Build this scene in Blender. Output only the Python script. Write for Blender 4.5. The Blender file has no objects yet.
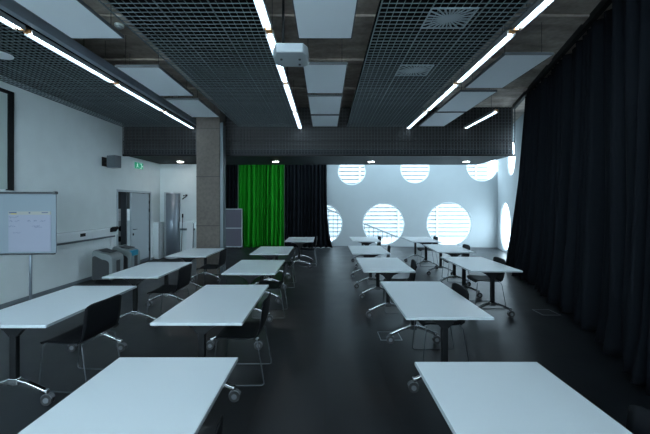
import bpy, bmesh, math, random
from mathutils import Vector, Matrix
random.seed(7)
sc = bpy.context.scene
COL = sc.collection
PI = math.pi
F, EYE, HX, HY = 330.0, 1.74, 325.0, 204.0      # focal length (px), eye height, horizon

def at(px, py, Y):                               # point seen at a pixel of the photo at depth Y
    return ((px-HX)*Y/F, Y, EYE+(HY-py)*Y/F)

# ------------------------------------------------------------------ materials
def mat(name, col, rough=0.5, metal=0.0, spec=0.5, noise=None, bump=0.0, nscale=20, emit=None, estr=0, stretch=None):
    m = bpy.data.materials.new(name); m.use_nodes = True
    nt = m.node_tree; b = nt.nodes['Principled BSDF']
    b.inputs['Base Color'].default_value = (*col, 1)
    b.inputs['Roughness'].default_value = rough
    b.inputs['Metallic'].default_value = metal
    b.inputs['Specular IOR Level'].default_value = spec
    if emit:
        b.inputs['Emission Color'].default_value = (*emit, 1)
        b.inputs['Emission Strength'].default_value = estr
    if noise or bump:
        tc = nt.nodes.new('ShaderNodeTexCoord')
        mp = nt.nodes.new('ShaderNodeMapping')
        nt.links.new(tc.outputs['Object'], mp.inputs[0])
        if stretch: mp.inputs['Scale'].default_value = stretch
        n = nt.nodes.new('ShaderNodeTexNoise'); n.inputs['Scale'].default_value = nscale
        n.inputs['Detail'].default_value = 6
        nt.links.new(mp.outputs[0], n.inputs['Vector'])
        if noise:
            r = nt.nodes.new('ShaderNodeValToRGB')
            r.color_ramp.elements[0].position = .3; r.color_ramp.elements[1].position = .7
            r.color_ramp.elements[0].color = (*[c*(1-noise) for c in col], 1)
            r.color_ramp.elements[1].color = (*[min(1, c*(1+noise)) for c in col], 1)
            nt.links.new(n.outputs['Fac'], r.inputs[0]); nt.links.new(r.outputs[0], b.inputs['Base Color'])
        if bump:
            bp = nt.nodes.new('ShaderNodeBump'); bp.inputs['Strength'].default_value = bump
            bp.inputs['Distance'].default_value = .01
            nt.links.new(n.outputs['Fac'], bp.inputs['Height']); nt.links.new(bp.outputs[0], b.inputs['Normal'])
    return m

M = {}
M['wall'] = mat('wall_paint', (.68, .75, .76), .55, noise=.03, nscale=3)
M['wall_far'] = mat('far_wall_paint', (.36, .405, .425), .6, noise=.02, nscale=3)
M['rim'] = mat('window_rim_white', (.86, .9, .92), .4)
M['grid'] = mat('ceiling_grid_metal', (.125, .155, .165), .5, .2)
M['void_shade'] = mat('black_void_shade', (.004, .005, .005), .95, spec=.1)  # near-black, stands for the unlit void over the grids
M['vent'] = mat('vent_grey', (.22, .26, .28), .5)
M['casing'] = mat('grey_casing_metal', (.22, .26, .30), .4, .4)
M['lattice'] = mat('bulkhead_grid_metal', (.05, .055, .06), .5, .2)
M['slab'] = mat('soffit_paint', (.022, .028, .032), .65, spec=.15)
M['panel'] = mat('acoustic_panel_white', (.72, .78, .82), .8)
M['panel_edge'] = mat('acoustic_panel_edge', (.10, .11, .12), .6)
M['table'] = mat('table_laminate_white', (.76, .84, .88), .32, noise=.01, nscale=300, spec=.45)
M['edge'] = mat('table_edge_grey', (.40, .45, .48), .4)
M['black'] = mat('black_powder_coat', (.005, .006, .007), .5, spec=.2)
M['rod'] = mat('dark_rod', (.02, .02, .02), .6)
M['chrome'] = mat('polished_aluminium', (.55, .57, .58), .22, 1.0)
M['alu'] = mat('brushed_aluminium', (.42, .45, .47), .35, .8)
M['tyre'] = mat('caster_rubber', (.018, .019, .02), .5)
M['hub'] = mat('caster_hub_grey', (.11, .12, .13), .4)
M['shell'] = mat('chair_black_plastic', (.006, .007, .009), .6, spec=.15)
M['wire'] = mat('chair_dark_chrome_wire', (.11, .12, .13), .3, .9)
M['curtain'] = mat('black_stage_cloth', (.0075, .0093, .0125), .95, spec=.08, bump=.2, nscale=200)
M['green'] = mat('chroma_green_cloth', (.012, .27, .015), .85, spec=.1, bump=.2, nscale=150)
M['purple'] = mat('grey_purple_board', (.115, .11, .145), .6)
M['plastic_grey'] = mat('light_grey_plastic', (.42, .47, .49), .4)
M['plastic_dark'] = mat('dark_grey_plastic', (.045, .05, .055), .5)
M['white'] = mat('white_plastic', (.72, .76, .78), .35)
M['blue'] = mat('blue_plastic', (.02, .28, .45), .4)
M['door'] = mat('door_grey_blue', (.40, .47, .51), .45)
M['trunk'] = mat('white_trunking', (.80, .87, .89), .22)
M['unit'] = mat('wheeled_unit_grey', (.24, .28, .29), .4)
M['steel'] = mat('steel_grey_paint', (.13, .155, .175), .35, .4)
M['paper'] = mat('paper', (.28, .30, .37), .8)
M['board'] = mat('flipchart_board', (.21, .26, .295), .35)
M['ink'] = mat('ink', (.10, .12, .2), .8)
M['yellow'] = mat('dull_yellow_print', (.45, .36, .10), .8)
M['cream'] = mat('cream_print', (.33, .33, .30), .8)
M['screen'] = mat('screen_fabric', (.42, .50, .48), .7)
M['brass'] = mat('lamp_holder_orange', (.55, .27, .10), .5)
M['projector'] = mat('projector_white', (.34, .38, .40), .3)
M['signgreen'] = mat('exit_sign_green', (.0, .25, .13), .4, emit=(.0, .5, .28), estr=.10)
M['signwhite'] = mat('exit_sign_white', (.8, .85, .82), .4, emit=(.7, 1, .85), estr=.16)
M['lamp'] = mat('fluorescent_tube', (.9, .95, 1), .4, emit=(.72, .88, 1.0), estr=6.5)
M['reflector'] = mat('lamp_reflector', (.70, .76, .80), .3)
M['down'] = mat('downlight_lens', (1, 1, 1), .4, emit=(1, .97, .92), estr=14)
M['facade'] = mat('facade_white', (.30, .32, .325), .6)
M['facade_gap'] = mat('facade_gap_grey', (.28, .305, .312), .7)
M['paving'] = mat('outdoor_paving', (.5, .52, .53), .8, noise=.1, nscale=2)
M['rail_out'] = mat('outdoor_rail_grey', (.05, .06, .065), .5)
M['baseboard'] = mat('baseboard_grey', (.16, .19, .21), .4)

# concrete: blotchy with board joints
def concrete(name, c, joint=(0, 0), dark=.35):
    m = mat(name, c, .75, noise=dark, nscale=1.6, bump=.25, stretch=(1, 2.5, 1))
    nt = m.node_tree; b = nt.nodes['Principled BSDF']
    old = b.inputs['Base Color'].links[0].from_socket
    tc = nt.nodes['Texture Coordinate']
    n2 = nt.nodes.new('ShaderNodeTexNoise'); n2.inputs['Scale'].default_value = 14; n2.inputs['Detail'].default_value = 8
    nt.links.new(tc.outputs['Object'], n2.inputs['Vector'])
    r2 = nt.nodes.new('ShaderNodeValToRGB'); r2.color_ramp.elements[0].color = (.8, .8, .8, 1)
    r2.color_ramp.elements[0].position = .35; r2.color_ramp.elements[1].position = .6
    nt.links.new(n2.outputs['Fac'], r2.inputs[0])
    mx = nt.nodes.new('ShaderNodeMixRGB'); mx.blend_type = 'MULTIPLY'; mx.inputs[0].default_value = 1
    nt.links.new(old, mx.inputs[1]); nt.links.new(r2.outputs[0], mx.inputs[2])
    nt.links.new(mx.outputs[0], b.inputs['Base Color'])
    return m
M['concrete'] = concrete('raw_concrete_ceiling', (.36, .305, .26))
M['column'] = concrete('raw_concrete_column', (.135, .117, .102), dark=.12)

# floor: dark linoleum in tiles with faint seams, scuffs
def floor_mat():
    m = bpy.data.materials.new('dark_floor_tiles'); m.use_nodes = True
    nt = m.node_tree; b = nt.nodes['Principled BSDF']; L = nt.links.new; N = nt.nodes.new
    tc = N('ShaderNodeTexCoord')
    br = N('ShaderNodeTexBrick'); br.offset = 0
    br.inputs['Scale'].default_value = 1; br.inputs['Mortar Size'].default_value = .004
    br.inputs['Brick Width'].default_value = .6; br.inputs['Row Height'].default_value = .6
    br.inputs['Color1'].default_value = (.008, .0105, .0135, 1)
    br.inputs['Color2'].default_value = (.0065, .0085, .011, 1)
    br.inputs['Mortar'].default_value = (.002, .003, .004, 1)
    L(tc.outputs['Object'], br.inputs['Vector'])
    n = N('ShaderNodeTexNoise'); n.inputs['Scale'].default_value = 2.2; n.inputs['Detail'].default_value = 8
    L(tc.outputs['Object'], n.inputs['Vector'])
    r = N('ShaderNodeMapRange'); r.inputs['From Min'].default_value = .3; r.inputs['From Max'].default_value = .7
    r.inputs['To Min'].default_value = .35; r.inputs['To Max'].default_value = .42
    L(n.outputs['Fac'], r.inputs['Value']); L(r.outputs[0], b.inputs['Roughness'])
    r2 = N('ShaderNodeMapRange'); r2.inputs['From Min'].default_value = .3; r2.inputs['From Max'].default_value = .7
    r2.inputs['To Min'].default_value = .75; r2.inputs['To Max'].default_value = 1.25
    L(n.outputs['Fac'], r2.inputs['Value'])
    mx = N('ShaderNodeMixRGB'); mx.blend_type = 'MULTIPLY'; mx.inputs[0].default_value = 1
    L(br.outputs['Color'], mx.inputs[1]); L(r2.outputs[0], mx.inputs[2]); L(mx.outputs[0], b.inputs['Base Color'])
    bp = N('ShaderNodeBump'); bp.inputs['Strength'].default_value = .25; bp.inputs['Distance'].default_value = .004
    bp.invert = True
    L(br.outputs['Fac'], bp.inputs['Height']); L(bp.outputs[0], b.inputs['Normal'])
    b.inputs['Specular IOR Level'].default_value = .5
    return m
M['floor'] = floor_mat()

def glass_mat():
    m = bpy.data.materials.new('window_glass'); m.use_nodes = True
    nt = m.node_tree; nt.nodes.clear(); N = nt.nodes.new
    o = N('ShaderNodeOutputMaterial'); t = N('ShaderNodeBsdfTransparent'); g = N('ShaderNodeBsdfGlossy')
    t.inputs[0].default_value = (.93, .97, 1, 1); g.inputs['Roughness'].default_value = .02
    f = N('ShaderNodeFresnel'); f.inputs[0].default_value = 1.18
    mx = N('ShaderNodeMixShader')
    ge = N('ShaderNodeNewGeometry'); inv = N('ShaderNodeMath'); inv.operation = 'SUBTRACT'; inv.inputs[0].default_value = 1
    mu = N('ShaderNodeMath'); mu.operation = 'MULTIPLY'       # reflect at the outer faces only, no total reflection inside the thin pane
    nt.links.new(ge.outputs['Backfacing'], inv.inputs[1]); nt.links.new(inv.outputs[0], mu.inputs[0]); nt.links.new(f.outputs[0], mu.inputs[1])
    nt.links.new(mu.outputs[0], mx.inputs[0]); nt.links.new(t.outputs[0], mx.inputs[1]); nt.links.new(g.outputs[0], mx.inputs[2])
    nt.links.new(mx.outputs[0], o.inputs[0]); return m
M['glass'] = glass_mat()

# ------------------------------------------------------------------ mesh builder
class MB:
    def __init__(s): s.v = []; s.f = []; s.sm = []
    def add(s, vs, fs, smooth=False):
        o = len(s.v); s.v += [tuple(v) for v in vs]
        for f in fs: s.f.append(tuple(i+o for i in f)); s.sm.append(smooth)
        return s
    def box(s, x0, x1, y0, y1, z0, z1, mx=None):
        vs = [(x, y, z) for x in (x0, x1) for y in (y0, y1) for z in (z0, z1)]
        if mx: vs = [mx @ Vector(v) for v in vs]
        return s.add(vs, [(0, 1, 3, 2), (4, 6, 7, 5), (0, 4, 5, 1), (2, 3, 7, 6), (0, 2, 6, 4), (1, 5, 7, 3)])
    def prism(s, poly, a0, a1, axis='z', smooth=False):      # poly in the two other axes, extruded along axis
        def P(u, v, w): return {'z': (u, v, w), 'y': (u, w, v), 'x': (w, u, v)}[axis]
        n = len(poly)
        vs = [P(u, v, a0) for u, v in poly]+[P(u, v, a1) for u, v in poly]
        s.add(vs, [tuple(range(n))[::-1], tuple(range(n, 2*n))])
        return s.add(vs, [(i, (i+1) % n, n+(i+1) % n, n+i) for i in range(n)], smooth)
    def cyl(s, p0, p1, r0, r1=None, n=16, smooth=True, cap=True):
        r1 = r0 if r1 is None else r1
        p0, p1 = Vector(p0), Vector(p1); d = (p1-p0).normalized()
        a = d.orthogonal().normalized(); b = d.cross(a)
        vs = []
        for p, r in ((p0, r0), (p1, r1)):
            for k in range(n):
                t = 2*PI*k/n; vs.append(p+(a*math.cos(t)+b*math.sin(t))*r)
        s.add(vs, [(k, (k+1) % n, n+(k+1) % n, n+k) for k in range(n)], smooth)
        if cap: s.add(vs, [tuple(range(n))[::-1], tuple(range(n, 2*n))])
        return s
    def tube(s, pts, r, n=8):
        pts = [Vector(p) for p in pts]; m = len(pts)
        rs = r if isinstance(r, (list, tuple)) else [r]*m
        vs = []; up = None
        for i, p in enumerate(pts):
            d = (pts[min(i+1, m-1)]-pts[max(i-1, 0)]).normalized()
            a = d.orthogonal().normalized() if up is None else (up-d*up.dot(d)).normalized()
            up = a; b = d.cross(a)
            for k in range(n):
                t = 2*PI*k/n; vs.append(p+(a*math.cos(t)+b*math.sin(t))*rs[i])
        s.add(vs, [(i*n+k, i*n+(k+1) % n, (i+1)*n+(k+1) % n, (i+1)*n+k) for i in range(m-1) for k in range(n)], True)
        return s.add(vs, [tuple(range(n))[::-1], tuple(range((m-1)*n, m*n))])
    def build(s, name, m, parent=None, bevel=0, solid=0, loc=None, autos=False):
        me = bpy.data.meshes.new(name); me.from_pydata(s.v, [], s.f)
        bm = bmesh.new(); bm.from_mesh(me)
        for f, q in zip(bm.faces, s.sm): f.smooth = q
        bmesh.ops.remove_doubles(bm, verts=bm.verts, dist=1e-6)
        bmesh.ops.recalc_face_normals(bm, faces=bm.faces); bm.to_mesh(me); bm.free()
        me.materials.append(m)
        o = bpy.data.objects.new(name, me); COL.objects.link(o)
        if parent: o.parent = parent
        if loc: o.location = loc
        if solid:
            q = o.modifiers.new('s', 'SOLIDIFY'); q.thickness = solid; q.offset = 0
        if bevel:
            q = o.modifiers.new('b', 'BEVEL'); q.width = bevel; q.segments = 2; q.limit_method = 'ANGLE'
        return o

def fillet(pts, r, n=4):
    out = [Vector(pts[0])]
    for i in range(1, len(pts)-1):
        p = Vector(pts[i]); a = (Vector(pts[i-1])-p); b = (Vector(pts[i+1])-p)
        q = min(r, a.length*.45, b.length*.45)
        A = p+a.normalized()*q; B = p+b.normalized()*q
        for k in range(n+1):
            t = k/n; out.append(A*(1-t)**2+p*2*t*(1-t)+B*t*t)
    out.append(Vector(pts[-1])); return out

def tag(o, label=None, cat=None, group=None, kind=None):
    if label: o['label'] = label
    if cat: o['category'] = cat
    if group: o['group'] = group
    if kind: o['kind'] = kind
    return o
def empty(name, loc, rz=0):
    o = bpy.data.objects.new(name, None); COL.objects.link(o); o.location = loc; o.rotation_euler.z = rz
    o.empty_display_size = .1
    return o
def struct(o): o['kind'] = 'structure'; return o
def copy_tree(o, parent=None):
    c = o.copy(); COL.objects.link(c)
    if parent: c.parent = parent
    for ch in list(o.children): copy_tree(ch, c)
    return c

# ------------------------------------------------------------------ room shell
LX = -5.4
def rwx(y): return 6.89-.32*(13.17-y)          # right wall, slanting inwards towards the camera
def fwy(x): return 13.70-.079*(x-.2)           # far wall, slightly turned
Y0 = -3.0
ZC = 4.34                                      # concrete ceiling
ZA = 5.6                                       # roof over the window bay

struct(MB().prism([(LX-2.2, Y0-.2), (rwx(Y0)+.2, Y0-.2), (rwx(13.3)+.1, 13.30), (6.9, fwy(6.9)+.2), (-4.6, fwy(-4.6)+.2), (LX-2.2, 14.2)], -.12, 0).build('floor', M['floor']))

def holed_wall(name, p0, p1, z0, z1, th, m, holes, side):
    """wall between plan points p0 -> p1, thick on its outer side, with round openings cut; holes = (u, z, r)"""
    p0, p1 = Vector((*p0, 0)), Vector((*p1, 0)); d = (p1-p0).normalized(); nrm = Vector((d.y, -d.x, 0))*side
    L = (p1-p0).length
    mx = Matrix((( d.x, nrm.x, 0, p0.x), (d.y, nrm.y, 0, p0.y), (0, 0, 1, 0), (0, 0, 0, 1)))
    o = MB().box(0, L, 0, th, z0, z1).build(name, m)
    cuts = MB()
    for u, z, r in holes: cuts.cyl((u, -.2, z), (u, th+.2, z), r, n=64, smooth=False)
    c = cuts.build('cutter', m)
    q = o.modifiers.new('b', 'BOOLEAN'); q.operation = 'DIFFERENCE'; q.object = c; q.solver = 'EXACT'
    bpy.context.view_layer.update()
    me = bpy.data.meshes.new_from_object(o.evaluated_get(bpy.context.evaluated_depsgraph_get()))
    o.modifiers.clear(); o.data = me
    cm = c.data; bpy.data.objects.remove(c); bpy.data.meshes.remove(cm)
    me.transform(mx); me.update()
    struct(o)
    return o, mx, th

WN = [0]
def round_window(mx, th, u, z, r):
    WN[0] += 1
    e = empty('window_%d' % WN[0], mx @ Vector((u, th*.5, z))); struct(e)
    e.matrix_world = mx @ Matrix.Translation((u, th*.5, z))
    # annular frame sitting inside the reveal
    n = 64; b = MB(); vs = []
    for (rr, yy) in ((r-.002, -.015), (r-.002, .02), (r-.035, .02), (r-.035, -.015)):
        vs += [(rr*math.cos(2*PI*k/n), yy, rr*math.sin(2*PI*k/n)) for k in range(n)]
    b.add(vs, [(j*n+k, j*n+(k+1) % n, ((j+1) % 4)*n+(k+1) % n, ((j+1) % 4)*n+k) for j in range(4) for k in range(n)])
    b.build('window_frame', M['rim'], e)
    MB().prism([((r-.036)*math.cos(2*PI*k/n), (r-.036)*math.sin(2*PI*k/n)) for k in range(n)], .0, .012, 'y').build('pane', M['glass'], e)
    return e

# far wall
P0 = (-4.35, fwy(-4.35)); P1 = (6.89, 13.17)
fd = (Vector(P1)-Vector(P0)).normalized()
def far_hole(px, py, r):
    r += .012
    k = (px-HX)/F; y = (13.70+.079*.2)/(1+.079*k); x = k*y
    return ((Vector((x, y))-Vector(P0)).dot(fd), EYE+(HY-py)/F*y, r)
fh = [far_hole(322, 224, .84), far_hole(383.6, 223.9, .845), far_hole(449, 224, .875),
      far_hole(351.8, 171, .57), far_hole(415.2, 168.6, .585), far_hole(482.4, 166, .61)]
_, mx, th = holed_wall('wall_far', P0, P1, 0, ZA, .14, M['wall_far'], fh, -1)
for h in fh: round_window(mx, th, *h)
# right wall, behind the curtain
Q0 = (rwx(Y0), Y0); Q1 = (6.89, 13.17)
rd = (Vector(Q1)-Vector(Q0)).normalized()
def rh(y, z, r): return ((y-Y0)/rd.y, z, r)
rhs = [rh(11.9, .93, .87), rh(9.4, .93, .87), rh(11.0, 3.27, .58), rh(8.5, 3.27, .58)]
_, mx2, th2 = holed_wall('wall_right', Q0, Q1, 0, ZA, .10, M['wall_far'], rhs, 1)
for h in rhs: round_window(mx2, th2, *h)

# left wall with the doorway, and the small dark room behind it
DY0, DY1, DZ = 8.60, 10.18, 2.07
w = MB().box(LX-.15, LX, Y0, DY0, 0, ZC).box(LX-.15, LX, DY1, 10.8, 0, ZC).box(LX-.15, LX, DY0, DY1, DZ, ZC)
struct(w.build('wall_left', M['wall']))
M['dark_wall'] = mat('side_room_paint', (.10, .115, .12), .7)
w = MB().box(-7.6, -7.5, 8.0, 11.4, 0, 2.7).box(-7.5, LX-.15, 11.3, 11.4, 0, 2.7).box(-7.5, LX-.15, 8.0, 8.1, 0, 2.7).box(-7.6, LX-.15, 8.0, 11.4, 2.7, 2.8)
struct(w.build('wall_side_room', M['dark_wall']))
# far left wall and the return beside the curtains
struct(MB().box(LX-.15, -4.2, 10.8, 10.95, 0, ZC).build('wall_far_left', M['wall']))
struct(MB().box(-4.35, -4.2, 10.951, 14.0, 0, ZA).build('wall_alcove', M['wall']))
struct(MB().box(LX-.15, -4.36, 10.955, 11.1, ZC, ZA).build('wall_alcove_upper', M['wall']))

# unseen back wall behind the camera; three tall windows added for fill daylight
segs = []
bw = MB(); xs = [LX-.15, -5.2, -3.1, -2.95, -.85, -.7, 1.5, rwx(Y0)+.1]
for i in range(len(xs)-1):
    if i % 2 == 0: bw.box(xs[i], xs[i+1], Y0-.25, Y0-.001, 0, ZC)
    else: bw.box(xs[i], xs[i+1], Y0-.25, Y0-.001, 0, .6).box(xs[i], xs[i+1], Y0-.25, Y0-.001, 4.1, ZC)
struct(bw.build('wall_back', M['wall']))
for i in (1, 3, 5):
    WN[0] += 1; e = struct(empty('window_%d' % WN[0], ((xs[i]+xs[i+1])/2, Y0-.12, .6)))
    hw = (xs[i+1]-xs[i])/2; H = 3.5
    MB().box(-hw, -hw+.05, -.03, .03, 0, H).box(hw-.05, hw, -.03, .03, 0, H).box(-hw+.05, hw-.05, -.03, .03, 0, .05).box(-hw+.05, hw-.05, -.03, .03, H-.05, H).build('window_frame', M['rim'], e)
    MB().box(-hw+.05, hw-.05, -.006, .006, .05, H-.05).build('pane', M['glass'], e)

# ceilings
YB = 8.80; ZG = EYE+2.05; ZS = EYE+1.307
c = MB().prism([(LX-.15, Y0-.2), (rwx(Y0)-.001, Y0-.2), (rwx(10.9)-.001, 10.9), (LX-.15, 10.9)], ZC, ZC+.2)
struct(c.build('ceiling', M['concrete']))
# board marks / downstand ribs of the raw concrete
rb = MB()
for y in (-.6, 1.2, 3.0, 4.62, 6.0, 7.45):
    rb.box(LX+.001, rwx(y)-.12, y-.10, y+.10, ZC-.03, ZC)
struct(rb.build('ceiling_rib', M['concrete']))
# low soffit over the rear of the room, with its face set back behind the lattice
SXR = 5.07
struct(MB().box(LX+.001, SXR-.02, YB+.06, 10.79, ZS, ZS+.16).box(-4.19, SXR-.02, 10.79, 11.0, ZS, ZS+.16).build('ceiling_soffit', M['slab'], bevel=0))
struct(MB().box(-4.19, SXR-.02, 10.8, 10.95, ZS+.161, ZA).build('wall_balcony', M['wall']))
# roof of the window bay; unseen long skylight added to brighten the far wall
sk = (-.2, 5.6, 11.45, 12.95)
rp = MB().box(-4.35, sk[0], 10.9, 14.1, ZA, ZA+.2).box(sk[1], 7.2, 10.9, 14.1, ZA, ZA+.2).box(sk[0], sk[1], 10.9, sk[2], ZA, ZA+.2).box(sk[0], sk[1], sk[3], 14.1, ZA, ZA+.2)
struct(rp.build('ceiling_bay', M['wall_far']))
WN[0] += 1
struct(MB().box(sk[0], sk[1], sk[2], sk[3], ZA+.08, ZA+.1).build('window_%d' % WN[0], M['glass']))
# upper closing wall above the concrete ceiling at the gap on the right
struct(MB().box(SXR, rwx(10.9), 10.75, 10.9, ZC+.2, ZA).build('wall_bay_upper', M['wall_far']))
# skirtings
struct(MB().box(LX, LX+.012, Y0, DY0-.08, 0, .07).box(LX, LX+.012, DY1+.08, 10.79, 0, .07).build('baseboard_left', M['baseboard']))
struct(MB().box(LX+.012, -4.2, 10.788, 10.8, 0, .07).build('baseboard_far_left', M['baseboard']))

# concrete column with its metal edge channel
cm = MB().box(-3.20, -2.62, 8.2, 8.68, 0, ZC)
colm = cm.build('column', M['column'], bevel=.012); struct(colm)
jn = MB()
for z in (2.42, 1.20, 3.62): jn.box(-3.202, -2.618, 8.197, 8.60, z-.006, z+.006)
jo = jn.build('panel_joint', M['rod'], colm)
ch = MB().box(-2.585, -2.545, 8.22, 8.27, 0, ZG-.02).box(-2.605, -2.585, 8.26, 8.34, 0, ZG-.02).build('edge_channel', M['steel'], colm)
ch['label'] = 'grey metal edge channel'
MB().box(-2.62, -2.60, 8.24, 8.64, 0, ZG-.02).build('side_cover', M['steel'], colm)

# ------------------------------------------------------------------ open-cell ceiling grids
def grid(name, x0, x1, y0, y1, z, label, module):
    e = empty(name, (x0, y0, z)); tag(e, label, 'ceiling grid', 'open-cell ceiling grids')
    p = .078; nx = round((x1-x0)/p); ny = round((y1-y0)/p); h = .008
    px, py = (x1-x0)/nx, (y1-y0)/ny
    a = MB(); b = MB()
    for i in range(nx+1):
        t = .012 if i % module == 0 else .0055
        (b if i % module == 0 else a).box(i*px-t/2, i*px+t/2, 0, y1-y0, -.004 if i % module == 0 else 0, h)
    for j in range(ny+1):
        big = j % 22 == 0; t = .012 if big else .0055
        (b if big else a).box(0, x1-x0, j*py-t/2, j*py+t/2, -.001, h-.001)
    a.build('grid_cells', M['grid'], e); b.build('main_bars', M['grid'], e)
    MB().box(0, x1-x0, 0, y1-y0, .085, .115).build('void_shade_sheet', M['void_shade'], e)  # black sheet added so the void above the cells reads as dark
    for i in range(1, 8):
        for xx in (.15, x1-x0-.15):
            yy = (y1-y0)*i/8
            MB().cyl((xx, yy, h-.01), (xx, yy, ZC-z), .004, n=6).build('hanger_rod', M['rod'], e)
    return e
grid('ceiling_grid', LX+.02, -3.58, -1.0, YB-.03, ZG, 'open black metal ceiling grid above the flipchart side, along the white left wall', 8)
grid('ceiling_grid', -2.28, -.715, -1.0, YB-.03, ZG, 'black metal ceiling grid left of the projector and the middle light line', 7)
grid('ceiling_grid', .58, 2.13, -1.0, YB-.03, ZG, 'black metal ceiling grid holding the two square air vents', 7)

# lattice on the face of the dropped rear ceiling
e = empty('bulkhead_lattice', (LX, YB, ZS)); tag(e, 'dark vertical metal lattice facing the dropped ceiling across the back', 'lattice')
W = SXR-LX; p = .085; a = MB()
n = int(W/p)
for i in range(n+1):
    a.box(max(0,i*W/n-.006)+.0001, i*W/n+.006, -.0, .03, .0, ZC-ZS-.01)
k = 0; z = .02
while z < ZC-ZS-.02:
    a.box(.005, W, .006, .03, z, z+.004); z += .085
a.build('lattice_cells', M['lattice'], e)
b = MB().box(.005, W, -.012, .055, -.03, .012).box(.005, W, -.006, .053, .36, .375)
b.build('bottom_rail', M['black'], e)
MB().box(.005, W-.03, .056, .059, .162, ZC-ZS-.01).build('shade_backing', M['rod'], e)  # dark sheet standing in for the shade behind the lattice

# ------------------------------------------------------------------ white acoustic panels
PR = []
def panel(x0, x1, y0, y1, label, grp):
    e = empty('acoustic_panel', ((x0+x1)/2, (y0+y1)/2, ZG)); tag(e, label, 'ceiling panel', grp)
    hx, hy = (x1-x0)/2, (y1-y0)/2
    MB().box(-hx, hx, -hy, hy, 0, .012).build('face_board', M['panel'], e)
    MB().box(-hx-.012, -hx, -hy-.012, hy+.012, -.002, .035).box(hx, hx+.012, -hy-.012, hy+.012, -.002, .035).box(-hx, hx, -hy-.012, -hy, -.002, .035).box(-hx, hx, hy, hy+.012, -.002, .035).box(-hx, hx, -hy, hy, .0125, .03).build('frame', M['panel_edge'], e)
    for sx in (-1, 1):
        for sy in (-1, 1):
            MB().cyl((sx*hx*.8, sy*hy*.8, .03), (sx*hx*.8, sy*hy*.8, ZC-ZG), .004, n=6).build('hanger_rod', M['rod'], e)
G1, G2, G3 = 'white panels over the left tables', 'white panels down the middle of the ceiling', 'white panels beside the black side curtain'
panel(-3.13, -2.50, 2.80, 4.08, 'white ceiling panel nearest the camera on the left, beside the smoke detector', G1)
panel(-3.13, -2.50, 4.95, 6.25, 'middle white ceiling panel of the left row', G1)
panel(-3.13, -2.50, 6.50, 7.78, 'white ceiling panel touching the top of the concrete column', G1)
panel(-.32, .32, 2.80, 4.08, 'large white ceiling panel right above the projector', G2)
panel(-.32, .32, 4.85, 6.10, 'white ceiling panel just behind the projector', G2)
panel(-.32, .32, 6.30, 7.52, 'second white ceiling panel behind the projector', G2)
panel(-.32, .32, 7.66, 8.72, 'small-looking white ceiling panel of the middle row against the dark lattice', G2)
panel(2.48, 3.13, 4.54, 5.83, 'white ceiling panel of the right row nearest the camera', G3)
panel(2.48, 3.13, 6.03, 7.31, 'middle white ceiling panel of the right row', G3)
panel(2.48, 3.13, 7.41, 8.70, 'farthest white ceiling panel of the right row, by the lattice', G3)

# ------------------------------------------------------------------ strip lights
def make_lum():
    e = empty('strip_light', (0, 0, ZG-.055))
    L = 1.56
    MB().box(-.05, .05, 0, L, .035, .06).box(-.05, -.046, 0, L, 0, .035).box(.046, .05, 0, L, 0, .035).build('housing', M['alu'], e, bevel=0)
    MB().cyl((0, .02, .018), (0, L-.02, .018), .0125, n=10).build('tube', M['lamp'], e)
    r = MB().box(-.0455, .0455, .01, L-.01, .031, .034)
    for i in range(39):
        y = .03+i*.0385; r.box(-.0455, .0455, y, y+.0015, 0, .030)
    r.build('louver', M['reflector'], e)
    for y in (-.025, L+.003): MB().box(-.035, .035, y, y+.022, .012, .05).build('end_holder', M['brass'], e)
    for y in (.2, L-.2): MB().cyl((0, y, .06), (0, y, ZC-ZG+.055), .004, n=6).build('hanger_rod', M['rod'], e)
    return e
lum0 = make_lum(); first = True
rows = [(-3.50, 'left light line', 0), (-.655, 'middle light line', 0), (2.20, 'right light line', 0)]
where = ['first stretch of the %s, overhead', 'second stretch of the %s from the camera', 'third stretch of the %s from the camera', 'last stretch of the %s']
names = {-3.50: 'light line left of the column', -.655: 'light line by the projector', 2.20: 'light line beside the air vents'}
for x, nm, _ in rows:
    for k in range(4):
        o = lum0 if first else copy_tree(lum0); first = False
        o.location = (x, 2.20+k*1.655 + .04, ZG-.055)
        tag(o, 'strip light, '+where[k] % names[x], 'strip light', 'strip lights of the '+names[x])
o = copy_tree(lum0); o.location = (3.72, 7.18, ZG-.055)
tag(o, 'single fluorescent strip light set apart near the black side curtain', 'strip light')
del o['group']
for x in (-3.36,):
    e = empty('cable_duct', (x, 1.0, ZG)); tag(e, 'long grey cable duct beside the left strip lights', 'duct')
    MB().box(-.05, .03, 0, 7.75, 0, .13).build('duct_body', M['casing'], e, bevel=.004)
    for k in range(4): MB().cyl((-.01, .9+k*1.9, .13), (-.01, .9+k*1.9, ZC-ZG), .005, n=6).build('hanger_rod', M['rod'], e)
    e.name='cable_duct'

# soffit downlights
dl0 = None
for X, lab in ((-4.43, 'leftmost round downlight, in the dropped ceiling above the grey door'), (-1.51, 'round downlight in front of the green curtain'), (1.41, 'round downlight above the middle round windows'), (4.32, 'rightmost round downlight in the dropped ceiling')):
    if dl0 is None:
        dl0 = empty('downlight', (0, 0, 0))
        MB().cyl((0, 0, -.018), (0, 0, 0), .105, .115, n=24).build('trim_ring', M['white'], dl0)
        MB().cyl((0, 0, -.024), (0, 0, -.0185), .085, n=24).build('lens', M['down'], dl0); o = dl0
    else: o = copy_tree(dl0)
    o.location = (X, 10.1, ZS-.0005); tag(o, lab, 'downlight', 'downlights in the dropped ceiling')

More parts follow.
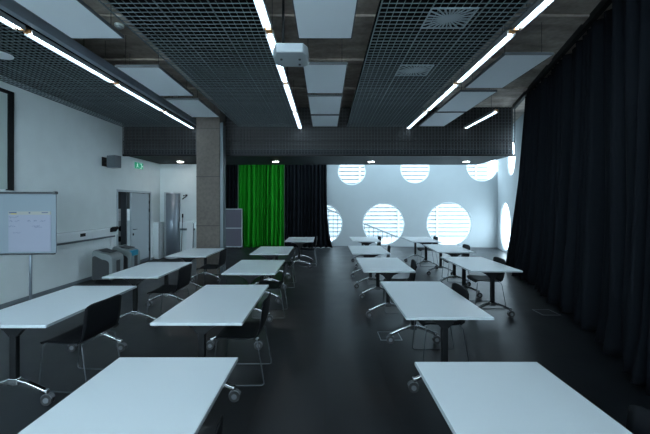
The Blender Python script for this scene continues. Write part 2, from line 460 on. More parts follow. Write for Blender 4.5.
# swirl vents in the right-hand grid
def vent(y, label):
    e = empty('air_vent', (1.36, y, ZG)); tag(e, label, 'air vent', 'square vents in the ceiling grid')
    MB().box(-.25, .25, -.2, -.185, -.012, .0).box(-.25, .25, .185, .2, -.012, .0).box(-.25, -.235, -.185, .185, -.012, 0).box(.235, .25, -.185, .185, -.012, 0).build('vent_frame', M['vent'], e)
    b = MB()
    for k in range(24):
        t = 2*PI*k/24; c_, s_ = math.cos(t), math.sin(t)
        R = min(.235/max(abs(c_), 1e-3), .185/max(abs(s_), 1e-3), .27)
        mx = Matrix.Rotation(t, 4, 'Z')
        b.box(.05, R, -.005, .012, -.010, -.004, mx)
    b.cyl((0, 0, -.012), (0, 0, 0), .05, n=20)
    b.build('swirl_blades', M['vent'], e)
vent(3.64, 'square swirl air vent in the ceiling grid, nearer the camera')
vent(5.05, 'square swirl air vent in the ceiling grid, the farther one')

# smoke detector, flat ceiling speaker
sx, sy, sz = at(115, 19.6, 4.6)
e = empty('smoke_detector', (-2.93, 4.44, ZC-.09)); tag(e, 'round white smoke detector on the raw concrete between panel and grid', 'smoke detector')
MB().cyl((0, 0, 0), (0, 0, -.025), .06, n=24).build('base', M['white'], e)
MB().cyl((0, 0, -.025), (0, 0, -.055), .045, .03, n=24).build('sensor_head', M['plastic_grey'], e)
e.location = (-2.88, 4.62, ZC-.09)
e = empty('ceiling_speaker', (-4.46, 4.52, ZG-.002)); tag(e, 'flat round white loudspeaker set into the left ceiling grid', 'ceiling speaker')
MB().cyl((0, 0, -.012), (0, 0, 0), .145, .15, n=32).build('grille', M['white'], e)
MB().cyl((0, 0, .0), (0, 0, .04), .12, n=24).build('can', M['plastic_dark'], e)

# ------------------------------------------------------------------ projector
pr = empty('projector', (-.39, 3.80, 3.40)); tag(pr, 'white ceiling projector hanging on a black pole', 'projector')
hx = .19
poly = [(-.20, -.06), (-.15, -.20), (.15, -.20), (.20, -.10), (.20, .16), (.13, .21), (-.13, .21), (-.20, .14)]
MB().prism(poly, 0, .105).build('body', M['projector'], pr, bevel=.018)
MB().cyl((.09, .205, .055), (.09, .232, .055), .035, .03, n=20).build('lens_ring', M['plastic_dark'], pr)
for x, y in ((-.11, -.02), (.10, -.02), (.09, .12)): MB().cyl((x, y, .001), (x, y, -.012), .014, n=12).build('screw_foot', M['plastic_dark'], pr)
MB().cyl((-.09, .0, .105), (-.09, .0, ZC-3.40), .016, n=12).build('pole', M['black'], pr)
MB().box(-.15, -.03, -.06, .06, .106, .12).build('mount_plate', M['black'], pr)

# ------------------------------------------------------------------ curtains
def drape(name, path, z0, z1, amp, nf, m, flare=0.0, seed=1, end_flare=None, puddle=.0, bulge=None):
    """path(s) -> (x, y) plan point; folds perpendicular to it"""
    R = random.Random(seed)
    ph = []; s = 0
    ws = [R.uniform(.65, 1.45) for _ in range(nf)]; tot = sum(ws); acc = 0; edges = [0]
    for w_ in ws: acc += w_/tot; edges.append(acc)
    am = [R.uniform(.55, 1.3) for _ in range(nf)]; kk = [R.uniform(.5, 1.6) for _ in range(nf)]
    sub = 10; rowsn = 26
    mb = MB(); vs = []; cols = 0
    S = []
    for i in range(nf):
        for j in range(sub): S.append((i, j/sub))
    S.append((nf-1, 1.0))
    for r_ in range(rowsn+1):
        t = r_/rowsn; z = z0+(z1-z0)*t
        for (i, q) in S:
            s = edges[i]+(edges[i+1]-edges[i])*q
            ss = s
            if end_flare: ss = end_flare(s, t)
            x, y = path(ss); x2, y2 = path(ss+.002); d = Vector((x2-x, y2-y)).normalized(); nrm = Vector((-d.y, d.x))
            A = amp*am[i]*(1-t*.35)*(1+flare*(1-t)**2)
            wv = math.sin(2*PI*q+.35*math.sin(3*t*kk[i]+i))*A + amp*.25*math.sin(4*PI*q+i+t*2)*math.sin(PI*q)
            wv += puddle*max(0, .12-t)/.12*math.sin(i*2.1+q*5)*.5
            if bulge: wv += bulge(s, t)
            vs.append((x+nrm.x*wv, y+nrm.y*wv, z))
    n = len(S)
    mb.add(vs, [(r_*n+c, r_*n+c+1, (r_+1)*n+c+1, (r_+1)*n+c) for r_ in range(rowsn) for c in range(n-1)], True)
    return mb

CY = 13.12
def back_curtain(x0, x1, m, label, cat, seed, nf, ef=None):
    e = empty('curtain', (0, 0, 0)); tag(e, label, cat)
    mb = drape('c', lambda s: (x0+(x1-x0)*s, CY), .015, 4.3, .09, nf, m, .5, seed, ef, .05)
    o = mb.build('cloth', m, e, solid=.006)
    MB().box(x0, x1, CY-.025, CY+.025, 4.3, 4.35).build('track', M['black'], e)
    for xx in (x0+.1, x1-.1): MB().cyl((xx, CY, 4.35), (xx, CY, ZA), .01, n=6).build('hanger_rod', M['black'], e)
    return e
back_curtain(-4.12, -3.47, M['curtain'], 'narrow black curtain between the concrete column and the green curtain', 'curtain', 3, 5)
back_curtain(-3.44, -1.63, M['green'], 'bright green chroma key curtain hanging at the back', 'curtain', 5, 12)
back_curtain(-1.60, .07, M['curtain'], 'black back curtain between the green curtain and the round windows', 'curtain', 9, 12, lambda s, t: s+(.14*(1-t)**6*max(0, (s-.8)/.2)))

def side_path(y0, y1, off):
    def f(s):
        y = y0+(y1-y0)*s; return (2.17+.315*y+off, y)
    return f
def ef_far(s, t):       # gathered at the top, spreading at the hem near the far end
    return s-.0+(-.27*(t**.7))*(s**2.0)
e = empty('curtain', (0, 0, 0)); tag(e, 'tall black side curtain, the long stretch ending beside the round windows', 'curtain', 'black curtains along the right side')
mb = drape('c', side_path(4.02, 9.1, .19), .02, ZC-.10, .13, 24, M['curtain'], .9, 21, ef_far, .10)
mb.build('cloth', M['curtain'], e, solid=.006)
e2 = empty('curtain', (0, 0, 0)); tag(e2, 'tall black side curtain nearest the camera, with its hem out on the floor', 'curtain', 'black curtains along the right side')
mb = drape('c', side_path(-1.6, 3.98, .03), .02, ZC-.10, .13, 22, M['curtain'], .9, 33, None, .10)
mb.build('cloth', M['curtain'], e2, solid=.006)
for q, (ya, yb) in ((e, (4.0, 8.7)), (e2, (-1.6, 3.99))):
    xa, xb = 2.24+.315*ya, 2.24+.315*yb
    t = MB(); t.prism([(xa-.04, ya), (xb-.04, yb), (xb+.04, yb), (xa+.04, ya)], ZC-.095, ZC-.0); t.build('track', M['black'], q)

# ------------------------------------------------------------------ tables
TW, TL, TH = .775, 1.32, .74
def make_table():
    e = empty('folding_table', (0, 0, 0))
    MB().box(-TW/2+.003, TW/2-.003, -TL/2+.003, TL/2-.003, TH-.024, TH).build('tabletop', M['table'], e, bevel=.003)
    t = .004; hx, hy = TW/2, TL/2
    MB().box(-hx, -hx+.003, -hy, hy, TH-.023, TH-.002).box(hx-.003, hx, -hy, hy, TH-.023, TH-.002).box(-hx+.003, hx-.003, -hy, -hy+.003, TH-.023, TH-.002).box(-hx+.003, hx-.003, hy-.003, hy, TH-.023, TH-.002).build('edge_band', M['edge'], e)
    zb = TH-.024
    MB().box(-.025, .025, -hy+.16, hy-.16, zb-.09, zb-.05).build('crossbar', M['black'], e, bevel=.005)
    for sy in (-1, 1):
        y = sy*(hy-.14)
        MB().box(-.030, .030, y-.022, y+.022, .20, zb-.10).build('column', M['black'], e, bevel=.008)
        # flared bracket under the top
        poly = [(-.26, zb), (-.26, zb-.012), (-.16, zb-.03), (-.08, zb-.07), (-.035, zb-.12), (.035, zb-.12), (.08, zb-.07), (.16, zb-.03), (.26, zb-.012), (.26, zb)]
        MB().prism(poly, y-.02, y+.02, 'y').build('bracket', M['black'], e, bevel=.003)
        # arched foot: hub and two drooping arms
        f = MB()
        f.box(-.042, .042, y-.026, y+.026, .175, .235)
        for sx in (-1, 1):
            pts = [(sx*.03, .212), (sx*.12, .184), (sx*.20, .150), (sx*.275, .116)]
            top = [(x, z+.017) for x, z in pts]; bot = [(x, z-.015) for x, z in pts][::-1]
            f.prism(top+bot, y-.019, y+.019, 'y')
            f.cyl((sx*.278, y, .095), (sx*.278, y, .136), .02, n=12)
        ft = f.build('foot', M['chrome'], e, bevel=.005)
        for sx in (-1, 1):
            cx = sx*.288
            c = MB()
            for dy in (-.022, .008): c.cyl((cx, y+dy, .049), (cx, y+dy+.014, .049), .048, n=20)
            c.build('caster_wheel', M['tyre'], ft)
            h = MB()
            h.cyl((cx, y-.026, .049), (cx, y+.026, .049), .024, n=14)
            pr_ = [(.053*math.cos(a_), .053*math.sin(a_)) for a_ in [PI*.1+PI*.8*k/8 for k in range(9)]]
            po = [(cx+u, .049+v) for u, v in pr_]+[(cx+u*.82, .049+v*.82) for u, v in pr_[::-1]]
            h.prism(po, y-.020, y+.020, 'y')
            h.build('caster_hood', M['hub'], ft)
    return e

def make_chair():
    e = empty('stacking_chair', (0, 0, 0))
    prof = [(-.235, .425), (-.22, .447), (-.17, .458), (-.08, .452), (.02, .446), (.10, .448), (.155, .458)]
    profb = [(.155, .458), (.195, .485), (.215, .54), (.228, .60), (.238, .66), (.245, .71), (.252, .75), (.258, .79), (.262, .815)]
    def shell(pr_, half, cup):
        n = 12; vs = []
        for k, (x, z) in enumerate(pr_):
            hw = half(k/(len(pr_)-1))
            for j in range(n+1):
                u = -1+2*j/n
                dx, dz = cup(k/(len(pr_)-1), u)
                vs.append((x+dx, u*hw, z+dz))
        m_ = len(pr_)
        return MB().add(vs, [(i*(n+1)+j, i*(n+1)+j+1, (i+1)*(n+1)+j+1, (i+1)*(n+1)+j) for i in range(m_-1) for j in range(n)], True)
    s = shell(prof, lambda t: .225 if t > .2 else .20+.025*t/.2, lambda t, u: (0, .012*abs(u)**3))
    o = s.build('seat', M['shell'], e, solid=.010)
    b = shell(profb, lambda t: .225-(.02*max(0, (t-.86)/.14)**2) + .006*math.sin(PI*t), lambda t, u: (-.022*t*abs(u)**2.2, -.016*max(0,(t-.8)/.2)*abs(u)**8))
    b.build('backrest', M['shell'], e, solid=.009)
    for sy in (-1, 1):
        y = sy*.205
        p = fillet([(-.19, sy*.17, .437), (-.205, y, .425), (-.245, y*1.04, .011), (.255, y*1.04, .011), (.185, y, .42), (.16, sy*.17, .438)], .035)
        MB().tube(p, .0062, 8).build('sled_leg', M['wire'], e)
    MB().tube([(-.19, -.17, .437), (-.19, .17, .437)], .006, 8).tube([(.16, -.17, .438), (.16, .17, .438)], .006, 8).build('seat_bar', M['wire'], e)
    return e

def clear(o):
    for k in ('label', 'category', 'group'):
        if k in o: del o[k]
T0 = make_table(); C0 = make_chair()
GR = {'A': 'tables of the row along the left wall', 'B': 'tables of the second row from the left', 'C': 'tables of the row right of the aisle', 'D': 'tables of the row by the side curtain'}
tables = [   # cx, cy, rotation in degrees, row, label
    (-2.69, 3.38, 0, 'A', 'white folding table cut by the left edge, in front of the flipchart'),
    (-2.675, 5.11, 0, 'A', 'white folding table beside the two grey wheeled units'),
    (-2.66, 6.88, 0, 'A', 'white folding table right in front of the concrete column'),
    (-.955, 1.497, 0, 'B', 'white folding table in the bottom left foreground, cut by the frame'),
    (-1.085, 3.435, 0, 'B', 'white folding table behind the bottom left foreground table'),
    (-1.105, 5.33, 0, 'B', 'third white folding table of the row left of the aisle'),
    (-1.125, 7.20, 0, 'B', 'white folding table in front of the green curtain'),
    (-.70, 9.40, 0, 'B', 'white folding table in front of the black back curtain'),
    (.957, 1.435, 0, 'C', 'white folding table in the bottom right foreground, cut by the frame'),
    (1.105, 3.59, 0, 'C', 'large-looking white folding table just behind the bottom right foreground table'),
    (.965, 5.54, 0, 'C', 'third white folding table of the row right of the aisle'),
    (.94, 7.30, 0, 'C', 'fourth white folding table of the row right of the aisle'),
    (1.13, 9.45, 0, 'C', 'farthest white folding table right of the aisle, under the middle round window'),
    (2.575, 5.60, 0, 'D', 'white folding table nearest the black side curtain'),
    (2.78, 7.52, -4, 'D', 'middle white folding table of the row by the side curtain'),
    (2.71, 9.38, 0, 'D', 'farthest white folding table of the right row, before the right round window'),
]
for i, (x, y, r, g, lab) in enumerate(tables):
    o = T0 if i == 0 else copy_tree(T0)
    o.location = (x, y, 0); o.rotation_euler.z = math.radians(r)
    o.scale.y = 1.03 if i == 9 else 1 if y < 5 else {'A': .88, 'B': .88, 'C': .94, 'D': 1.0}[g]
    tag(o, lab, 'table', GR[g])
chairs = [   # back x, cy, rotation, label
    (-2.13, 3.22, -6, 'black chair at the table in front of the flipchart'),
    (-2.08, 4.98, 0, 'black chair at the table beside the two grey wheeled units'),
    (-2.05, 6.74, 0, 'black chair at the table in front of the concrete column'),
    (-.44, 1.27, 0, 'black chair whose back just shows at the bottom left foreground table'),
    (-.57, 3.36, 0, 'black chair at the table behind the bottom left foreground table'),
    (-.60, 5.22, 0, 'black chair at the third table left of the aisle'),
    (-.62, 7.05, 0, 'black chair at the table in front of the green curtain'),
    (-.22, 9.35, 0, 'black chair at the table before the black back curtain'),
    (1.47, 1.34, 0, 'black chair back at the bottom right corner'),
    (1.545, 3.72, 0, 'black chair at the large-looking table behind the bottom right foreground table'),
    (1.47, 5.38, -6, 'black chair at the third table right of the aisle'),
    (1.43, 7.25, -5, 'black chair at the fourth table right of the aisle'),
    (1.58, 9.40, 3, 'black chair at the farthest table right of the aisle'),
    (3.015, 5.66, -4, 'black chair between the table and the black side curtain, nearest of that row'),
    (3.235, 7.50, -4, 'black chair at the middle table of the row by the side curtain'),
    (3.15, 9.32, -3, 'black chair at the farthest table of the right row'),
]
for i, (xb, y, r, lab) in enumerate(chairs):
    o = C0 if i == 0 else copy_tree(C0)
    a_ = math.radians(r)
    o.location = (xb-.262*math.cos(a_), y-.262*math.sin(a_), 0); o.rotation_euler.z = a_
    tag(o, lab, 'chair', 'black sled-base chairs at the tables')

# ------------------------------------------------------------------ flipchart
fx, fy = -4.40, 4.9
fc = empty('flipchart', (fx, fy, 0)); tag(fc, 'grey flipchart board on a single post with a written paper pad', 'flipchart')
fc.rotation_euler.z = math.radians(4)
bw_, z0, z1 = .40, 1.01, 1.89
til = Matrix.Translation((0, .0, 0))
MB().box(-bw_-.02, bw_-.01, -.012, .012, z0, z1).build('board', M['board'], fc, bevel=.004)
MB().box(-bw_-.03, bw_+.0, -.035, .015, z1, z1+.03).cyl((bw_-.035, -.02, z1+.015), (bw_+.015, -.02, z1+.015), .022, n=12).cyl((-bw_-.045, -.02, z1+.015), (-bw_+.0, -.02, z1+.015), .022, n=12).build('clamp_bar', M['plastic_dark'], fc)
MB().box(-bw_-.02, bw_-.01, -.05, -.012, z0-.018, z0).build('pen_tray', M['plastic_dark'], fc)
pd = MB().box(-.265, .325, -.020, -.0125, 1.035, 1.58).build('paper_pad', M['paper'], fc)
hd = MB().box(-.265, .325, -.024, -.0125, 1.581, 1.63).build('pad_header', M['cream'], fc)
MB().box(-.255, -.15, -.0255, -.0242, 1.603, 1.622).build('printed_mark', M['ink'], hd)
MB().box(.20, .29, -.0255, -.0242, 1.605, 1.618).build('printed_mark', M['ink'], hd)
MB().cyl((.03, -.0242, 1.61), (.03, -.026, 1.61), .012, n=10).build('printed_emblem', M['ink'], hd)
MB().box(-.23, -.15, -.0257, -.0243, 1.588, 1.601).build('yellow_mark', M['yellow'], hd)
R = random.Random(5); sc_ = MB()
def scribble(x0, x1, z, h=.012):
    x = x0; pts = []
    while x < x1:
        pts.append((x, -.0208, z+R.uniform(-h, h))); x += R.uniform(.006, .013)
        if R.random() < .12 and len(pts) > 2:
            pts.append((x+.01, -.0208, z)); x += .012
    if len(pts) > 2: MB().tube(pts, .0022, 4).build('handwriting', M['ink'], pd)
for x0, x1, z in ((-.26, -.12, 1.605), (-.25, -.20, 1.55), (-.18, -.13, 1.552), (.0, .05, 1.55), (.09, .13, 1.553), (.18, .25, 1.55), (-.26, -.19, 1.47), (.06, .17, 1.475), (.09, .2, 1.455), (-.2, -.1, 1.38)):
    scribble(x0, x1, z-.06)
MB().cyl((0, .035, .09), (0, .035, 1.5), .019, n=16).cyl((0, .035, .045), (0, .035, .09), .028, n=16).box(-.05, .05, .012, .03, 1.35, 1.5).build('post', M['casing'], fc)
for k in range(3):
    a_ = PI/2+2*PI*k/3; c_, s_ = math.cos(a_), math.sin(a_)
    lg = MB().tube([(0, .035, .07), (c_*.15, .035+s_*.15, .055), (c_*.27, .035+s_*.27, .03)], .013, 8).build('leg', M['alu'], fc)
    MB().cyl((c_*.27, .035+s_*.27, 0), (c_*.27, .035+s_*.27, .03), .022, n=12).build('rubber_foot', M['tyre'], lg)

# framed screen on the left wall
e = empty('projection_screen', (LX, 3.0, 2.0)); tag(e, 'large wall-mounted screen with a black frame at the left edge', 'screen')
y0_, y1_, za, zb_ = 2.2, 5.68, 1.97, 3.66
MB().box(.003, .03, y0_-3+.02, y1_-3-.02, za-2+.02, zb_-2-.02).build('screen_surface', M['screen'], e)
fw = .10
MB().box(.0, .05, y0_-3, y1_-3, zb_-2-fw*.6, zb_-2).box(0, .05, y1_-3-fw, y1_-3, za-2, zb_-2-fw*.6).box(0, .05, y0_-3, y0_-3+fw, za-2, zb_-2-fw*.6).build('frame', M['black'], e)

# wall trunking with sockets
e = empty('cable_trunking', (LX, 0, .95)); tag(e, 'white cable trunking along the left wall with dark sockets', 'trunking')
MB().prism([(0, -.03), (.085, -.03), (.115, .0), (.115, .18), (.09, .205), (0, .205)], 0, 0).build('x', M['trunk'], e) if False else None
b = MB(); poly = [(0, .0), (.10, .0), (.12, .02), (.12, .17), (.09, .20), (0, .20)]
b.prism([(x, z) for x, z in poly], Y0+.01, 8.42, 'y'); b.build('trunking_body', M['trunk'], e, bevel=.006)
MB().box(0, .06, Y0+.01, 8.40, -.045, -.002).build('shadow_gap_strip', M['steel'], e)  # dark strip in place of the shadow gap under the trunking
MB().box(0, .05, 8.30, 8.36, -.94, -.001).build('drop_conduit', M['white'], e)
MB().box(.121, .135, 7.12, 7.26, .08, .15).build('socket', M['black'], e)
MB().box(.139, .142, 7.17, 7.20, .10, .12).build('socket_light', M['white'], e) if False else None
d = empty('control_device', (LX+.122, 8.10, 1.05)); tag(d, 'small dark tilted control box on the white trunking above the grey units', 'control box')
MB().prism([(0, 0), (.03, 0), (.10, .10), (.06, .13), (0, .09)], 0, .20, 'y').build('case', M['black'], d, bevel=.004)
e = empty('cable_trunking', (LX, 10.8, .95)); tag(e, 'short white trunking on the far wall beside the tall grey casing', 'trunking')
MB().box(.69, 1.15, -.11, -.0, 0, .21).build('trunking_body', M['trunk'], e, bevel=.006)
MB().box(.69, 1.15, -.07, 0, -.07, -.002).build('shadow_gap_strip', M['steel'], e)  # same dark strip, shade under the trunking put in as colour
e = empty('wall_cupboard', (LX, 10.38, 0)); tag(e, 'low white boxed-in casing in the corner right of the door', 'casing')
MB().box(.0, .16, 0, .34, 0, 1.16).build('casing', M['trunk'], e, bevel=.005)
MB().box(.16, .163, .02, .05, 0, 1.15).build('side_strip', M['steel'], e)

# tall grey casing on the far-left wall
e = empty('roller_casing', (-4.92, 10.62, 0)); tag(e, 'tall grey half-round metal casing standing on the far left wall', 'casing')
b = MB(); n = 20
po = [(.19*math.cos(PI+PI*k/n), -.0+.17*math.sin(PI+PI*k/n)) for k in range(n+1)]+[(.19, .17), (-.19, .17)]
b.prism(po, .03, 2.07, smooth=True); b.build('casing_body', M['casing'], e)
MB().prism([(x*1.03, y*1.03) for x, y in po], 2.07, 2.10).build('top_cap', M['alu'], e)
MB().prism([(x*1.03, y*1.03) for x, y in po], 0, .03).build('base_cap', M['alu'], e)
MB().box(-.29, -.205, .06, .17, 0, 2.12).build('side_rail', M['plastic_grey'], e)
# leaning boards and pole
e = empty('leaning_board', (-4.46, 10.60, 0)); tag(e, 'white narrow board leaning on the far left wall next to the column', 'board')
mxl = Matrix.Rotation(-.07, 4, 'X')
MB().box(0, .2, -.01, .01, 0, 1.12, mxl).build('board_panel', M['white'], e)
MB().box(.2, .215, -.012, .012, 0, 1.12, mxl).build('board_edge', M['steel'], e)
e = empty('squeegee', (-4.60, 10.55, 0)); tag(e, 'dark long-handled brush leaning against the far left wall', 'brush')
MB().tube([(0, 0, .06), (.0, .11, 1.36)], .013, 8).build('handle', M['plastic_dark'], e)
MB().box(-.07, .07, -.03, .03, 0, .07).build('brush_head', M['rod'], e, bevel=.008)
MB().cyl((0, .105, 1.30), (0, .115, 1.42), .024, n=10).build('grip', M['black'], e)
e = empty('wall_hook', (-4.58, 10.8, 1.96)); tag(e, 'small dark angled bracket on the far left wall', 'bracket')
MB().tube([(-.07, -.02, -.06), (-.02, -.05, -.02), (.06, -.05, .02)], .018, 8).box(.03, .08, -.06, 0, .03, .09).box(-.05, -.01, -.03, 0, .03, .07).build('bracket_arm', M['black'], e)

# loudspeaker on the wall
e = empty('wall_speaker', (LX, 8.0, 2.62)); tag(e, 'grey wall loudspeaker high up left of the exit sign', 'loudspeaker')
MB().prism([(.10, 0), (.36, -.08), (.38, .14), (.12, .24)], 0, .30, 'z').build('cabinet', M['steel'], e, bevel=.015)
MB().prism([(.112, .0-.004), (.352, -.088), (.352, -.083), (.112, .001)], .02, .28, 'z').build('grille', M['steel'], e)
MB().box(0, .02, -.02, .18, .04, .26).box(.02, .12, .05, .1, .12, .17).build('bracket', M['black'], e)

# exit sign
e = empty('exit_sign', (LX, 9.28, 2.74)); tag(e, 'green and white emergency exit sign with a running figure above the door', 'exit sign')
MB().box(0, .04, 0, .46, 0, .2).build('sign_box', M['white'], e, bevel=.004)
MB().box(.0405, .043, .015, .445, .012, .188).build('green_face', M['signgreen'], e)
g = MB()
g.cyl((.0435, .155, .155), (.046, .155, .155), .015, n=10)
g.prism([(.14, .14), (.17, .135), (.165, .09), (.195, .06), (.185, .05), (.15, .08), (.12, .045), (.085, .045), (.085, .055), (.112, .058), (.135, .09), (.135, .115), (.11, .1), (.105, .108)], .0435, .046, 'x')
g.prism([(.25, .03), (.36, .03), (.36, .17), (.25, .17), (.25, .155), (.345, .155), (.345, .045), (.25, .045)], .0435, .046, 'x')
g.prism([(.38, .09), (.405, .09), (.405, .07), (.435, .1), (.405, .13), (.405, .11), (.38, .11)], .0435, .046, 'x')
g.build('running_figure', M['signwhite'], e)

# ------------------------------------------------------------------ door
dr = struct(empty('door_1', (LX-.02, DY1-.02, 0), math.radians(4)))
MB().box(-.045, .0, -1.05, 0, .01, DZ-.02).build('door_leaf', M['door'], dr, bevel=.003)
MB().box(.001, .012, -1.02, -.03, .012, .11).build('foot_shadow_strip', M['steel'], dr)  # dark strip standing in for the shadow along the door foot
h = MB().tube(fillet([(.001, -.95, 1.03), (.05, -.95, 1.03), (.05, -.82, 1.03)], .02), .011, 8).build('door_handle', M['steel'], dr)
MB().box(.001, .008, -.98, -.92, .86, .92).build('lock_plate', M['black'], dr)
for z in (.35, 1.55, 1.80): MB().cyl((.006, .0, z-.05), (.006, .0, z+.05), .011, n=8).build('hinge', M['black'], dr)
struct(MB().box(LX-.152, LX+.015, DY0-.05, DY0, 0, DZ+.05).box(LX-.152, LX+.015, DY1, DY1+.05, 0, DZ+.05).box(LX-.152, LX+.015, DY0, DY1, DZ, DZ+.05).build('trim_1', M['door']))
struct(MB().box(LX-.20, LX-.06, 9.05, 9.10, 0, DZ-.01).build('trim_2', M['steel']))
# things in the dark room
e = empty('storage_cabinet', (-6.98, 10.55, 0)); tag(e, 'grey cabinet with round dark openings seen through the doorway', 'cabinet')
MB().box(0, .62, 0, .5, 0, 1.2).build('cabinet_body', M['plastic_grey'], e, bevel=.01)
for x, z in ((.47, .95), (.42, .62), (.28, .95), (.27, .6)): MB().cyl((x, -.012, z), (x, -.0005, z), .09, n=20).build('round_opening', M['black'], e)
e = empty('paper_box', (-6.86, 10.62, 1.2)); tag(e, 'white box standing on the cabinet in the dark side room', 'box')
MB().box(0, .40, 0, .3, 0.0, .38).build('carton', M['white'], e, bevel=.004)
MB().box(.0, .40, -.004, 0, .27, .28).build('lid_seam', M['plastic_grey'], e)

e = empty('added_fill_lamp', (-6.5, 9.7, 2.66)); tag(e, 'small unseen lamp added to brighten the dark side room behind the door', 'lamp')  # out of view, added so the things behind the doorway show
MB().box(-.3, .3, -.1, .1, 0, .04).build('lamp_body', M['white'], e)
MB().box(-.28, .28, -.08, .08, -.004, -.001).build('diffuser', M['lamp'], e)
# two grey wheeled units
def unit(x, y, lab, blue):
    e = empty('mobile_unit', (x, y, 0)); tag(e, lab, 'wheeled unit', 'grey rounded units by the door')
    def rp(w, h, r, x0=0, z0=.05):
        pts = [(x0, z0), (x0+w, z0)]
        pts += [(x0+w-r*1.5+r*1.5*math.cos(a), z0+h-.08-r+r*math.sin(a)) for a in [PI/2*k/6 for k in range(7)]]
        pts += [(x0+r*.6+r*.6*math.cos(a), z0+h-r*.6+r*.6*math.sin(a)) for a in [PI/2+PI/2*k/6 for k in range(7)]]
        return pts
    MB().prism(rp(.46, .66, .13), 0, .42, 'y').build('body', M['unit'], e, bevel=.015)
    MB().prism(rp(.37, .52, .10, .02, .06), -.012, -.001, 'y').build('front_panel', M['plastic_dark'], e)
    MB().prism([(.10, .675), (.36, .64), (.37, .655), (.12, .70)], .08, .34, 'y').build('top_grip', M['plastic_dark'], e)
    MB().box(.461, .466, .15, .28, .12, .46).build('side_grille', M['plastic_dark'], e)
    if blue: MB().box(.40, .475, .05, .30, .47, .60).build('blue_tank', M['blue'], e, bevel=.01)
    for sx in (.05, .41):
        for sy_ in (.05, .37): MB().cyl((sx-.015, sy_, .025), (sx+.015, sy_, .025), .025, n=12).build('wheel', M['tyre'], e)
unit(-5.20, 7.35, 'grey rounded wheeled unit by the left wall, the nearer one with the dark front', False)
unit(-5.18, 8.02, 'grey rounded wheeled unit with a blue tank, just before the open door', True)

# mobile partition before the green curtain
e = empty('mobile_partition', (-4.0, 12.85, 0)); tag(e, 'grey-purple partition in an aluminium frame on castors beside the column', 'partition')
w_ = .78
MB().box(.03, w_-.03, -.01, .01, .10, .78).build('lower_board', M['purple'], e)
MB().box(.03, w_-.03, -.01, .01, .82, 1.52).build('upper_board', M['purple'], e)
MB().box(0, .03, -.02, .02, .03, 1.56).box(w_-.03, w_, -.02, .02, .03, 1.56).box(.03, w_-.03, -.02, .02, 1.52, 1.56).box(.03, w_-.03, -.02, .02, .78, .82).box(.03, w_-.03, -.02, .02, .06, .10).build('frame', M['plastic_grey'], e)
for x in (.015, w_-.015):
    lg = MB().box(x-.02, x+.02, -.22, .22, .045, .075).build('foot', M['black'], e)
    for yy in (-.2, .2): MB().cyl((x-.012, yy, .024), (x+.012, yy, .024), .024, n=12).build('castor', M['tyre'], lg)

# floor hatch outlines (scuffed service boxes)
for i, (x, y, lab) in enumerate(((.85, 4.35, 'square floor socket hatch under the large-looking table'), (3.55, 5.3, 'square floor socket hatch near the black side curtain'))):
    e = empty('floor_hatch', (x, y, 0)); tag(e, lab, 'floor hatch', 'floor socket hatches')
    MB().box(-.14, .14, -.14, -.13, 0, .004).box(-.14, .14, .13, .14, 0, .004).box(-.14, -.13, -.13, .13, 0, .004).box(.13, .14, -.13, .13, 0, .004).build('hatch_frame', M['alu'], e)
    MB().box(-.128, .128, -.128, .128, 0, .002).build('lid', M['floor'], e)

# ------------------------------------------------------------------ outdoors
struct(MB().box(-14, 24, 14.3, 34, -.45, -.35).box(7.6, 24, -6, 14.3, -.45, -.35).build('ground_outside', M['paving']))
e = empty('building', (-6, 20.5, -.35)); tag(e, 'white facade of horizontal louvres seen through the round windows', 'building')
MB().box(0, 16.2, .12, .4, 0, 7.2).build('facade_wall', M['facade_gap'], e)
b = MB(); z = .15
while z < 7.1:
    b.box(0, 16.2, 0, .12, z, z+.17); z += .25
b.build('louvres', M['facade'], e)
b = MB()
for k in range(7): b.box(.9+2.4*k, 1.02+2.4*k, -.06, -.001, 0, 7.2)
b.build('mullions', M['facade_gap'], e)
e = empty('ramp_railing', (0, 16.2, -.35)); tag(e, 'grey sloping railing with upright bars outside the left round windows', 'railing')
def rz(x): return 1.62-.40*(x+.2)+.35
x = -1.8
bars = []
MB().tube([(-1.9, 0, rz(-1.9)), (4.0, 0, rz(4.0))], .035, 8).build('top_rail', M['rail_out'], e)
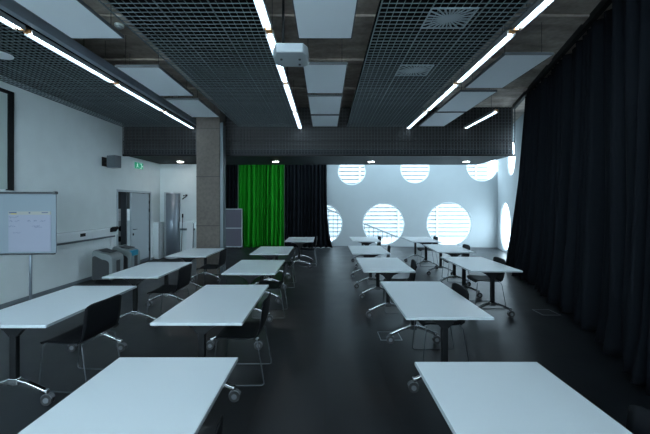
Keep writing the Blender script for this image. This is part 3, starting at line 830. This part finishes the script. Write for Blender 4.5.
while x < 3.9:
    MB().box(x-.015, x+.015, -.015, .015, 0, rz(x)).build('baluster', M['rail_out'], e); x += .22

# ------------------------------------------------------------------ light
w = bpy.data.worlds.new('sky'); sc.world = w; w.use_nodes = True
nt = w.node_tree; bg = nt.nodes['Background']
tc = nt.nodes.new('ShaderNodeTexCoord'); sp = nt.nodes.new('ShaderNodeSeparateXYZ'); rm = nt.nodes.new('ShaderNodeValToRGB')
nt.links.new(tc.outputs['Generated'], sp.inputs[0]); nt.links.new(sp.outputs['Z'], rm.inputs[0]); nt.links.new(rm.outputs[0], bg.inputs[0])
rm.color_ramp.elements[0].color = (.68, .81, .88, 1); rm.color_ramp.elements[1].color = (.74, .90, 1.0, 1)
bg.inputs[1].default_value = 3.1

def portal(loc, rot, sx_, sy_):
    l = bpy.data.lights.new('window_portal', 'AREA'); l.shape = 'RECTANGLE'; l.size = sx_; l.size_y = sy_
    l.cycles.is_portal = True
    o = bpy.data.objects.new('window_portal', l); COL.objects.link(o); o.location = loc; o.rotation_euler = rot
for i in (1, 3, 5):
    portal(((xs[i]+xs[i+1])/2, Y0-.3, 2.35), (PI/2, 0, PI), xs[i+1]-xs[i], 3.5)   # facing +Y
portal(((sk[0]+sk[1])/2, (sk[2]+sk[3])/2, ZA+.25), (0, 0, 0), sk[1]-sk[0], sk[3]-sk[2])

# ------------------------------------------------------------------ camera
cam = bpy.data.cameras.new('camera'); co = bpy.data.objects.new('camera', cam); COL.objects.link(co)
co.location = (0, 0, EYE); co.rotation_euler = (PI/2, 0, 0)
cam.sensor_width = 36; cam.lens = F/650*36; cam.shift_y = -(217-HY)/650; cam.clip_start = .05
sc.camera = co
sc.view_settings.view_transform = 'Standard'; sc.view_settings.look = 'None'
sc.view_settings.exposure = 1.9; sc.view_settings.gamma = 1
sc.cycles.max_bounces = 8; sc.cycles.diffuse_bounces = 5; sc.cycles.glossy_bounces = 3; sc.cycles.transparent_max_bounces = 12
sc.cycles.sample_clamp_indirect = 4
sc.cycles.use_denoising = True
